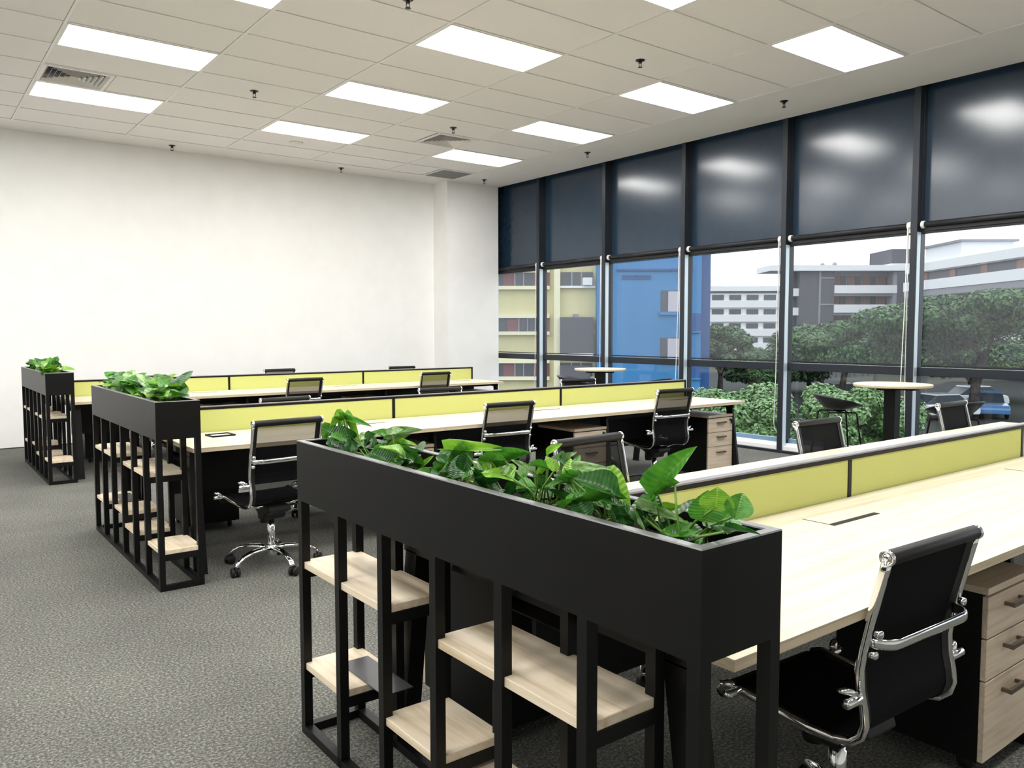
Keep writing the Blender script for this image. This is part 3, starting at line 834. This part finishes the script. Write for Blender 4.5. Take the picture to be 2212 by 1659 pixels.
def plant(loc, label, leaves):
    """leaves: (base, tip, width, tone, normal) in world metres"""
    t = thing('pothos_plant', label, 'plant', loc, 0, 'pothos plants in the troughs')
    L0 = Vector(loc)
    st = MB()
    for b, tp, w, tone, nh in leaves:
        b, tp = Vector(b), Vector(tp)
        ln, rot = orient(b, tp, nh)
        o = link('leaf', random.choice(LM[tone]), t)
        o.matrix_local = Matrix.Translation(b - L0) @ rot.to_4x4() @ Matrix.Diagonal((ln * 1.03, w * 1.36, ln * .8, 1))
        r0 = Vector((random.uniform(-.03, .03), random.uniform(-.05, .05), 0))
        bb = b - L0
        if bb.z > .015:
            mid = Vector(((r0.x + bb.x) / 2 + random.uniform(-.01, .01), (r0.y + bb.y) / 2, bb.z * .6))
            st.tube([r0, mid, bb], .0024, 5)
    if st.v: st.obj('stem', M['stem'], t)
    return t
TOWARD = Vector((-.50, -.62, .55)).normalized()
LEAVES = [
 (1.19, 2.485, 1.121, 1.166, 2.632, 1.069, 0.031, 2),
 (1.191, 2.49, 1.119, 1.17, 2.32, 1.137, 0.022, 1),
 (1.19, 2.475, 1.122, 1.184, 2.36, 1.061, 0.025, 2),
 (1.19, 2.563, 1.084, 1.208, 2.7, 1.021, 0.038, 1),
 (1.224, 2.564, 1.104, 1.207, 2.581, 1.079, 0.029, 1),
 (1.203, 2.498, 1.029, 1.19, 2.557, 1.035, 0.025, 3),
 (1.19, 2.278, 1.082, 1.166, 2.345, 1.03, 0.032, 0),
 (1.174, 2.33, 1.076, 1.2, 2.306, 1.088, 0.024, 3),
 (1.23, 2.241, 1.076, 1.248, 2.326, 1.117, 0.029, 1),
 (1.227, 2.267, 1.077, 1.209, 2.341, 1.099, 0.024, 1),
 (1.183, 2.141, 1.11, 1.191, 2.106, 1.126, 0.02, 3),
 (1.221, 2.199, 1.08, 1.242, 2.075, 1.124, 0.023, 3),
 (1.234, 2.297, 1.034, 1.209, 2.207, 1.084, 0.018, 2),
 (1.21, 2.182, 1.058, 1.22, 2.116, 1.106, 0.017, 2),
 (1.201, 2.117, 1.073, 1.181, 2.023, 1.103, 0.015, 2),
 (1.198, 2.112, 1.074, 1.173, 2.012, 1.067, 0.017, 1),
 (1.239, 2.263, 1.034, 1.261, 2.141, 1.018, 0.027, 3),
 (1.204, 2.021, 1.019, 1.192, 2.029, 1.07, 0.022, 1),
 (1.237, 2.095, 1.008, 1.241, 2.255, 0.992, 0.017, 1),
 (1.234, 2.05, 1.012, 1.255, 2.028, 1.047, 0.015, 2),
 (1.201, 2.202, 1.023, 1.196, 2.331, 1.021, 0.02, 3),
 (1.209, 1.885, 1.048, 1.205, 1.927, 1.063, 0.023, 0),
 (1.17, 1.793, 1.099, 1.158, 1.592, 1.142, 0.027, 2),
 (1.228, 1.814, 1.088, 1.201, 1.858, 1.097, 0.025, 1),
 (1.159, 1.708, 1.105, 1.167, 1.819, 1.073, 0.017, 1),
 (1.18, 1.748, 1.056, 1.182, 1.72, 1.112, 0.037, 0),
 (1.197, 1.818, 1.033, 1.188, 1.943, 1.025, 0.02, 3),
 (1.245, 1.752, 1.056, 1.226, 1.763, 1.071, 0.017, 3),
 (1.192, 1.633, 1.06, 1.174, 1.667, 1.097, 0.021, 2),
 (1.212, 1.66, 1.057, 1.199, 1.505, 1.13, 0.022, 1),
 (1.187, 1.651, 1.031, 1.202, 1.814, 1.04, 0.019, 3),
 (1.184, 1.634, 1.05, 1.187, 1.721, 1.065, 0.026, 3),
 (1.236, 1.593, 1.015, 1.212, 1.575, 1.062, 0.059, 0),
 (1.161, 1.425, 1.082, 1.144, 1.499, 1.114, 0.012, 3),
 (1.19, 1.42, 1.096, 1.197, 1.484, 1.055, 0.015, 2),
 (1.176, 1.399, 1.1, 1.166, 1.467, 1.104, 0.012, 1),
 (1.171, 1.556, 1.099, 1.169, 1.607, 1.096, 0.012, 1),
 (1.159, 1.551, 1.073, 1.171, 1.537, 1.093, 0.016, 3),
 (1.236, 1.468, 1.124, 1.263, 1.452, 1.148, 0.016, 2),
 (1.221, 1.396, 1.106, 1.249, 1.484, 1.12, 0.024, 0),
 (1.157, 1.35, 1.109, 1.144, 1.367, 1.137, 0.019, 2),
 (1.242, 1.426, 1.111, 1.258, 1.394, 1.132, 0.015, 3),
 (1.192, 1.346, 1.08, 1.219, 1.37, 1.128, 0.025, 2),
 (1.211, 1.347, 1.108, 1.23, 1.351, 1.136, 0.015, 1),
 (1.181, 1.305, 1.113, 1.163, 1.21, 1.136, 0.018, 3),
 (1.195, 1.343, 1.082, 1.173, 1.239, 1.127, 0.017, 1),
 (1.189, 1.348, 1.077, 1.217, 1.429, 1.09, 0.023, 0),
 (1.185, 1.341, 1.075, 1.155, 1.409, 1.067, 0.017, 1),
 (1.159, 1.17, 1.081, 1.139, 1.267, 1.106, 0.044, 0),
 (1.19, 1.228, 1.109, 1.182, 1.142, 1.05, 0.04, 2),
 (1.181, 1.178, 1.066, 1.157, 1.29, 1.045, 0.015, 1),
 (1.243, 1.315, 1.013, 1.239, 1.442, 0.971, 0.029, 3),
 (1.174, 1.144, 1.014, 1.147, 1.151, 1.045, 0.023, 0),
 (1.19, 1.167, 1.037, 1.17, 1.091, 1.021, 0.015, 3),
 (1.216, 1.104, 1.093, 1.195, 1.009, 1.19, 0.047, 1),
 (1.19, 1.033, 1.117, 1.189, 1.098, 1.081, 0.016, 1),
 (1.177, 1.068, 1.069, 1.207, 1.134, 1.072, 0.02, 1),
 (1.19, 1.115, 1.055, 1.192, 1.008, 1.05, 0.019, 3),
 (1.225, 1.09, 1.053, 1.219, 1.044, 1.069, 0.019, 2),
 (1.177, 0.948, 1.07, 1.171, 0.939, 1.118, 0.05, 1),
 (1.158, 0.909, 1.099, 1.154, 0.901, 1.133, 0.05, 2),
 (1.177, 0.879, 1.087, 1.201, 0.883, 1.124, 0.041, 1),
 (1.23, 0.95, 1.055, 1.23, 0.931, 1.084, 0.025, 1),
 (1.158, 0.88, 1.062, 1.143, 0.812, 1.079, 0.011, 0),
 (1.177, 1.001, 1.023, 1.159, 0.961, 1.05, 0.014, 1),
 (1.176, 0.961, 1.017, 1.198, 0.977, 1.028, 0.012, 1),
 (1.168, 2.383, 1.071, 1.141, 2.36, 1.105, 0.024, 0),
 (1.239, 2.358, 1.045, 1.242, 2.398, 1.071, 0.024, 0),
 (1.244, 1.996, 1.016, 1.238, 1.948, 1.043, 0.019, 1),
 (1.236, 1.567, 1.045, 1.245, 1.589, 1.071, 0.023, 1),
 (1.226, 1.778, 1.022, 1.241, 1.845, 1.021, 0.02, 1),
 (1.199, 1.275, 1.056, 1.175, 1.276, 1.08, 0.02, 1),
 (1.174, 1.1, 1.046, 1.196, 1.14, 1.054, 0.019, 0),
 (1.236, 1.093, 1.024, 1.261, 1.129, 1.033, 0.021, 1),
]

def vj(s): return Vector((random.uniform(-s, s), random.uniform(-s, s), random.uniform(-s, s)))
groups = {}
for (bx, by, bz, tx, ty, tz, w, tone) in LEAVES:
    k = min(7, max(0, int((by - .93) / (1.68 / 8))))
    nh = (TOWARD + vj(.28)).normalized()
    if tz < bz - .005: nh = (TOWARD + Vector((0, 0, .6)) + vj(.2)).normalized()
    groups.setdefault(k, []).append(((bx, by, bz), (tx, ty, tz), w, tone, nh))
zs = 1.04 - .05
def fill(x0, y0, y1, n, size, zspread):
    """leaves growing out of a stretch of soil"""
    out = []
    for _ in range(n):
        a = random.uniform(0, 2 * math.pi); el = random.uniform(-.15, .95)
        d = Vector((math.cos(a) * math.cos(el) * .75, math.sin(a) * math.cos(el), math.sin(el)))
        b = Vector((x0 + random.uniform(-.055, .055), random.uniform(y0, y1), zs + .02 + random.random() ** 1.3 * zspread))
        ln = size * random.uniform(.65, 1.25)
        tip = b + d * ln
        tip.x = min(max(tip.x, x0 - .15), x0 + .15)
        if abs(tip.x - x0) > .085 or tip.y < y0 - .03 or tip.y > y1 + .03:
            tip.z = max(tip.z, 1.085); b.z = max(b.z, 1.06)      # blades that reach past the rim pass over it
        n_ = (Vector((0, 0, 1)) * .8 + TOWARD * .5 + vj(.35)).normalized()
        out.append((b, tip, ln * random.uniform(.55, .75), random.choice((0, 1, 1, 1, 2, 2, 3)), n_))
    return out
names8 = ['at the near end with round upright leaves', 'below the tallest upright leaf', 'behind the big drooping dark and yellow leaves', 'at the middle, under the far chair roll',
          'at the middle with pale spotted leaves', 'with a leaf pointing over the desk edge', 'with long grassy leaves over the rim', 'at the far corner beside the chair back']
for k in range(8):
    ya = .93 + k * 1.68 / 8
    lv = groups.get(k, [])
    low = fill(1.205, ya, ya + .2, 8, .075, .035)
    low = [(b, t_, w, (0, 0, 1, 1, 0, 2)[i % 6], n_) for i, (b, t_, w, tone, n_) in enumerate(low)]
    plant((1.205, ya + .1, zs), 'pothos plant in the nearest trough, ' + names8[k], lv + low)
pos6 = ['at the near end with the largest leaf', 'second from the near end', 'third from the near end', 'third from the far end', 'second from the far end', 'at the far end']
for k in range(6):
    ya = PLY[1] + .07 + k * 1.60 / 6
    plant((PLANT_X + .117, ya + .13, zs), 'pothos plant in the middle trough, ' + pos6[k], fill(PLANT_X + .117, ya, ya + .27, 20 if k else 22, .115 if k > 1 else .135, .095))
pos4 = ['at its near end', 'second from its near end', 'second from its far end', 'at its far end']
for k in range(4):
    ya = PLY[2] + .07 + k * 1.60 / 4
    plant((PLANT_X + .10, ya + .2, zs), 'pothos plant in the trough by the white wall, ' + pos4[k], fill(PLANT_X + .10, ya, ya + .4, 18, .125, .085))

# ================================================================== OUTSIDE THE WINDOWS
ZG = -3.6
g = struct('ground_outside'); MB().box(9.0, 420, -260, 420, ZG - .2, ZG).obj('ground_surface', M['asphalt'], g)
RZ = -YAW
FH = Vector((math.sin(YAW), math.cos(YAW), 0)); RH = Vector((math.cos(YAW), -math.sin(YAW), 0))
def far(u, d, z=0): return RH * u + FH * d + Vector((0, 0, z))

def building(name, label, u, d):
    return thing(name, label, 'building', far(u, d, ZG), RZ)

# ---- yellow and blue block (local x along the front, y into the depth, z up from the ground)
H0 = -ZG
by = building('apartment_block', 'yellow building with a flat blue end wall, filling the left windows', 0, 50)
MB().box(-22, 5.25, .6, 14, 0, 14).obj('yellow_wall', M['yellow'], by)
MB().box(5.25, 11.65, -.4, 14, 0, 14).obj('blue_end_wall', M['blue_wall'], by)
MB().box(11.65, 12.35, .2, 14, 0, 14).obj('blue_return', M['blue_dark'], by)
for fl_, zs_ in enumerate([-4.24, -1.41, 1.42, 4.25, 7.08]):
    z = zs_ + H0
    if z < .3: continue
    MB().box(-22, 2.35, .25, .62, z - .22, z).obj('floor_ledge', M['yellow_trim'], by)
    MB().box(-22, 2.35, .38, .62, z + .84, z + 1.08).obj('floor_ledge', M['yellow_trim'], by)
    for k in range(9):
        x = 2.35 - 1.9 * (k + 1) - (.25 if fl_ % 2 else 0)
        w = MB().box(x, x + 1.15, .50, .61, z, z + .84).obj('window', M['dark_window'], by)
        MB().box(x - .05, x + .02, .46, .62, z, z + .84).box(x + .50, x + .56, .46, .62, z, z + .84).obj('window_frame', M['concrete_grey'], w)
        MB().box(x + 1.15, x + 1.87, .48, .61, z, z + .84).obj('maroon_panel', M['maroon'], by)
    MB().box(2.05, 2.36, .44, .61, z, z + .84).obj('maroon_panel', M['maroon'], by)
    # right hand part
    w = MB().box(3.05, 5.05, .45, .61, z, z + .86).obj('window', M['dark_window'], by)
    MB().box(3.7, 3.78, .42, .6, z, z + .86).box(4.3, 4.38, .42, .6, z, z + .86).obj('window_frame', M['concrete_grey'], w)
    MB().box(2.95, 5.2, .25, .62, z - .13, z).obj('window_ledge', M['concrete_white'], by)
    if fl_ == 3: MB().box(4.4, 5.0, .05, .5, z + .02, z + .5).obj('air_conditioner', M['concrete_white'], by, bevel=.03)
MB().box(2.62, 3.0, .2, .61, 0, 14).obj('pilaster', M['yellow_trim'], by)
MB().box(3.0, 5.05, -.1, .62, .05 + H0, 2.30 + H0).obj('dark_screen', M['tower_grey'], by)
MB().box(3.0, 5.05, -.15, .62, -.16 + H0, .05 + H0).obj('window_ledge', M['concrete_white'], by)
MB().box(3.85, 4.15, .1, .6, 2.30 + H0, 2.5 + H0).obj('vent_box', M['concrete_grey'], by)
MB().box(3.0, 4.9, -.05, .62, -2.9 + H0, -.70 + H0).obj('dark_screen', M['tower_grey'], by)
for z in (7.08, 4.97, 0):
    pass
for z in (7.5, 5.12):
    MB().box(6.45, 11.1, -.55, -.39, z + H0, z + .12 + H0).obj('blue_ledge', M['blue_dark'], by)
for i in range(4): MB().box(6.75, 8.55, -.46, -.39, 4.60 + i * .075 + H0, 4.63 + i * .075 + H0).obj('louvre_blade', M['blue_dark'], by)
for zt in (3.92, 1.03, -1.85):
    w = MB().box(9.15, 10.35, -.44, -.39, zt - 1.29 + H0, zt + H0).obj('window', M['dark_window'], by)
    MB().box(9.6, 10.35, -.47, -.40, zt - 1.29 + H0, zt - .06 + H0).obj('shutter', M['shutter'], w)
    MB().box(9.05, 10.45, -.62, -.39, zt - 1.49 + H0, zt - 1.31 + H0).obj('window_ledge', M['blue_wall'], by)
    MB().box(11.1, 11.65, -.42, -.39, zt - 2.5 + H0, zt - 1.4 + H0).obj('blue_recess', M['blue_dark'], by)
    MB().box(11.1, 11.65, -.55, -.39, zt - 2.6 + H0, zt - 2.5 + H0).obj('window_ledge', M['blue_wall'], by)

# ---- white deck-access block
bw = building('office_block', 'white far block with rows of small dark windows, beyond the blue wall', 39.5, 165)
# local x from 0; front turns a little at the middle
MB().box(0, 34, 1.2, 16, 0, 13.2).obj('main_wall', M['concrete_grey'], bw)
MB().box(-.4, 34, -.4, 17, 13.2, 14.2).obj('roof_edge', M['concrete_white'], bw)
for i, z in enumerate((1.6, 4.5, 7.4, 10.3)):
    MB().box(0, 34, -.2, 1.2, z - .45, z + .95).obj('parapet', M['concrete_white'], bw)
    MB().box(0, 34, .3, 1.2, z + .95, z + 2.45).obj('window_band', M['concrete_white'], bw)
    for k in range(9):
        MB().box(1.5 + k * 3.55, 3.9 + k * 3.55, .15, .35, z + 1.1, z + 2.15).obj('window', M['dark_window'], bw)
MB().box(2, 4.4, 3, 6, 14.2, 16.0).box(13, 15, 3, 6, 14.2, 16.0).obj('roof_hut', M['concrete_white'], bw)

# ---- charcoal tower block with white decks
bt = building('office_block', 'charcoal far block with pale flat roof and white decks with orange doors', 38.0, 110)
top = 9.55 - ZG
MB().box(1.2, 5.9, 0, 3, 0, top).obj('tower_shaft', M['tower_grey'], bt)
MB().box(3.8, 4.05, -.15, 0, 0, top).box(4.05, 5.9, -.1, 0, top - 1.0, top - .8).box(4.05, 5.9, -.1, 0, top - 4.6, top - 4.4).box(4.05, 5.9, -.1, 0, top - 8.2, top - 8.0).obj('shaft_rib', M['concrete_grey'], bt)
MB().box(-3.2, 14.6, -.9, 5, top, top + .75).obj('roof_slab', M['concrete_white'], bt)
MB().box(5.9, 14.4, 1.8, 12, 0, top).obj('deck_wall', M['concrete_grey'], bt)
MB().box(.5, 1.2, 1.2, 1.9, 0, top).obj('left_wall', M['tower_grey'], bt)
for i in range(4):
    z = top - 2.45 - 2.62 * i
    MB().box(5.9, 14.4, -.2, .1, z - .55, z + .55).obj('deck_parapet', M['concrete_white'], bt)
    MB().box(5.9, 14.4, .1, 1.8, z - .9, z - .6).obj('deck_slab', M['concrete_grey'], bt)
    MB().box(.2, 1.2, .2, .5, z - .9, z + .15).obj('left_parapet', M['concrete_white'], bt)
    for k in range(4):
        MB().box(6.3 + k * 2.1, 7.3 + k * 2.1, 1.7, 1.82, z, z + 1.9).obj('orange_door', M['orange'], bt)
        MB().box(7.4 + k * 2.1, 8.2 + k * 2.1, 1.7, 1.82, z + .3, z + 1.9).obj('dark_opening', M['dark_window'], bt)
MB().box(13.9, 14.4, -.1, 1.8, 0, top).obj('end_pier', M['concrete_grey'], bt)
MB().lathe([(.28, 0), (.34, .2), (.2, .5)], (5.0, 2, top + .75), 12).lathe([(.28, 0), (.34, .25), (.2, .6)], (6.7, 2, top + .75), 12).obj('roof_vent', M['concrete_grey'], bt)
MB().box(14.6, 17.2, 2, 9, 0, top + 3.2).obj('end_tower', M['tower_grey'], bt)
MB().box(14.5, 17.3, 1.9, 9, top + .2, top + 1.2).obj('end_tower_band', M['concrete_white'], bt)

# ---- grey deck block on the right, seen along its side
br = thing('office_block', 'long pale grey deck block above the large tree', 'building', far(50.6, 104, ZG), RZ - math.pi / 2)
# local x runs toward the viewer along the facade, local y into the building
tz = 9.75 - ZG
MB().box(0, 60, .0, 14, tz - 1.0, tz).obj('roof_edge', M['concrete_white'], br)
MB().box(0, 60, .3, 14, 0, tz - 1.0).obj('deck_wall', M['tower_grey'], br)
for i in range(4):
    z = tz - 2.75 - 3.0 * i
    MB().box(0, 60, -.2, .3, z - .55, z + .6).obj('deck_parapet', M['concrete_white'], br)
    MB().box(0, 60, -.1, .3, z - 1.3, z - .55).obj('deck_slab', M['concrete_grey'], br)
    MB().box(0, 60, .05, .3, z + 1.6, z + 1.75).obj('soffit', M['concrete_grey'], br)
    for k in range(9):
        MB().box(4 + k * 6.2, 5.2 + k * 6.2, .2, .32, z + .6, z + 1.6).obj('orange_door', M['orange'], br)
MB().box(3, 11, 1, 7, tz, tz + 1.9).obj('roof_hut', M['concrete_white'], br)
MB().box(2.6, 11.4, .7, 7.4, tz + 1.9, tz + 2.15).obj('hut_roof', M['concrete_grey'], br)

# ---- trees
def tree(label, u, d, z0, z1, rx, lean, seed, n, mats, leaf=.3, flat=1.0, trunk=True):
    n, leaf = int(n * 2.6), leaf * .58
    rnd = random.Random(seed)
    t = thing('tree', label, 'tree', far(u, d, ZG), RZ, 'trees outside the windows')
    H = z1 - ZG; B0 = z0 - ZG; cz = (H + B0) / 2; rz = (H - B0) / 2
    lobes = []
    for _ in range(26):
        a = rnd.uniform(0, 2 * math.pi); rr = rnd.random() ** .5
        zz = rnd.uniform(-.75, .8)
        k = math.sqrt(max(.05, 1 - zz * zz)) if flat >= 1 else math.sqrt(max(.1, 1 - max(0, zz) ** 2))
        lobes.append((Vector((rx * .80 * rr * k * math.cos(a), rx * .80 * rr * k * math.sin(a), cz + rz * .72 * zz)), rnd.uniform(.22, .36) * rx))
    parts = [MB() for _ in mats]
    for c, r in lobes:
        for _ in range(n):
            v = Vector((rnd.gauss(0, 1), rnd.gauss(0, 1), rnd.gauss(0, 1))).normalized()
            p = c + Vector((v.x * r, v.y * r, v.z * r * .62 * min(1, rz / rx * 1.6))) * rnd.uniform(.72, 1.05)
            if p.z < B0: p.z = B0 + rnd.uniform(0, .3)
            nrm = (v + Vector((0, 0, .5)) + Vector((rnd.uniform(-.7, .7), rnd.uniform(-.7, .7), rnd.uniform(-.4, .7)))).normalized()
            s = leaf * rnd.uniform(.6, 1.3)
            a = nrm.orthogonal().normalized(); b = nrm.cross(a)
            th = rnd.uniform(0, 6.28); a, b = a * math.cos(th) + b * math.sin(th), b * math.cos(th) - a * math.sin(th)
            pts = [p + a * s, p + b * s * .5 + nrm * s * .08, p - a * s * .9, p - b * s * .5 + nrm * s * .08]
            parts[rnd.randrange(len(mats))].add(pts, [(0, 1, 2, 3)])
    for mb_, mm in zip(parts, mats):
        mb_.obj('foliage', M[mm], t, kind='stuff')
    # trunk and limbs
    m = MB()
    r0 = .05 * H if H < 5 else .035 * H
    m.tube([(0, 0, 0), (lean * .3, .1, B0 * .5 + .3), (lean, 0, max(B0, 1) + .4)], r0, 9, [1.25, .95, .8])
    m.obj('trunk', M['bark'], t)
    for k in range(5 if d < 35 else 3):
        a = k * 2.1 + rnd.random()
        MB().tube([(lean, 0, max(B0, 1) + .2), (lean + rx * .16 * math.cos(a), rx * .16 * abs(math.sin(a)), cz - rz * .45), (lean + rx * .28 * math.cos(a), rx * .28 * abs(math.sin(a)), cz - rz * .2)], r0 * .4, 7, [1, .7, .3]).obj('limb', M['bark'], t)
    return t
AB = ['foliage_a', 'foliage_b']
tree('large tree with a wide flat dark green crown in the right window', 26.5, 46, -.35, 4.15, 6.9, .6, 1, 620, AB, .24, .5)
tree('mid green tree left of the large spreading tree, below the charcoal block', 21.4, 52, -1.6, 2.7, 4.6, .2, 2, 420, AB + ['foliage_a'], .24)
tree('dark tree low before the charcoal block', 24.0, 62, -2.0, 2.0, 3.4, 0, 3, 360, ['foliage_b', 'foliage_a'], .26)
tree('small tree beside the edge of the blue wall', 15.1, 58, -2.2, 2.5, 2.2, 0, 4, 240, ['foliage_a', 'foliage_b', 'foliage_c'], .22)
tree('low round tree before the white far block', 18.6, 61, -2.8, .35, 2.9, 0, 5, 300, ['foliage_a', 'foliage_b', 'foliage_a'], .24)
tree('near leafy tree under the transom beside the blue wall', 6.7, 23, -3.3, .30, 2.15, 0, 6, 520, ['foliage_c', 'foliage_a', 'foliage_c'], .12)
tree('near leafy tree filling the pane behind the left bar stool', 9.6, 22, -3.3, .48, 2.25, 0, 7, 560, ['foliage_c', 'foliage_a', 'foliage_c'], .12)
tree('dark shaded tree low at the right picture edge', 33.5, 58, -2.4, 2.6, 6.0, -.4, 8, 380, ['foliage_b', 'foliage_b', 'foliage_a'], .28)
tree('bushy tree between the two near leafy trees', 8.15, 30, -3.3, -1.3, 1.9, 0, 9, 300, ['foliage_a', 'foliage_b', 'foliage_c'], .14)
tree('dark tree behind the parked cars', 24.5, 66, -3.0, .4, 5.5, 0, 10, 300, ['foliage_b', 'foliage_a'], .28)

# ---- parked cars
def car(label, u, d, rz, paint):
    t = thing('car', label, 'car', far(u, d, ZG), rz, 'cars parked under the trees')
    body = [(-2.1, .32), (-2.12, .62), (-2.0, .80), (-1.2, .92), (1.55, .95), (2.0, .85), (2.1, .55), (2.08, .32)]
    MB().prism(body, 'y', -.84, .84).obj('body', M[paint], t, bevel=.06)
    cab = [(-1.25, .90), (-.55, 1.42), (.85, 1.45), (1.55, .93)]
    MB().prism(cab, 'y', -.70, .70).obj('cabin_glass', M['dark_window'], t, bevel=.04)
    MB().prism([(-.62, 1.40), (-.5, 1.47), (.82, 1.49), (.95, 1.42)], 'y', -.70, .70).obj('roof', M[paint], t, bevel=.03)
    for x in (-1.3, 1.3):
        for s in (-1, 1):
            MB().lathe([(.24, s * .70), (.31, s * .72), (.31, s * .86), (.2, s * .88)], (x, 0, .31), 18, 'y').obj('wheel', M['caster'], t)
car('white car under the large tree, left of the window post stool', 24.2, 45.5, RZ + .15, 'car_white')
car('silver car beyond the white car', 22.6, 55, RZ - .1, 'car_grey')
car('blue car at the right picture edge behind the chair', 27.9, 47, RZ + 1.2, 'car_blue')
car('white car at the right picture edge beyond the blue car', 29.8, 52, RZ + .1, 'car_white')
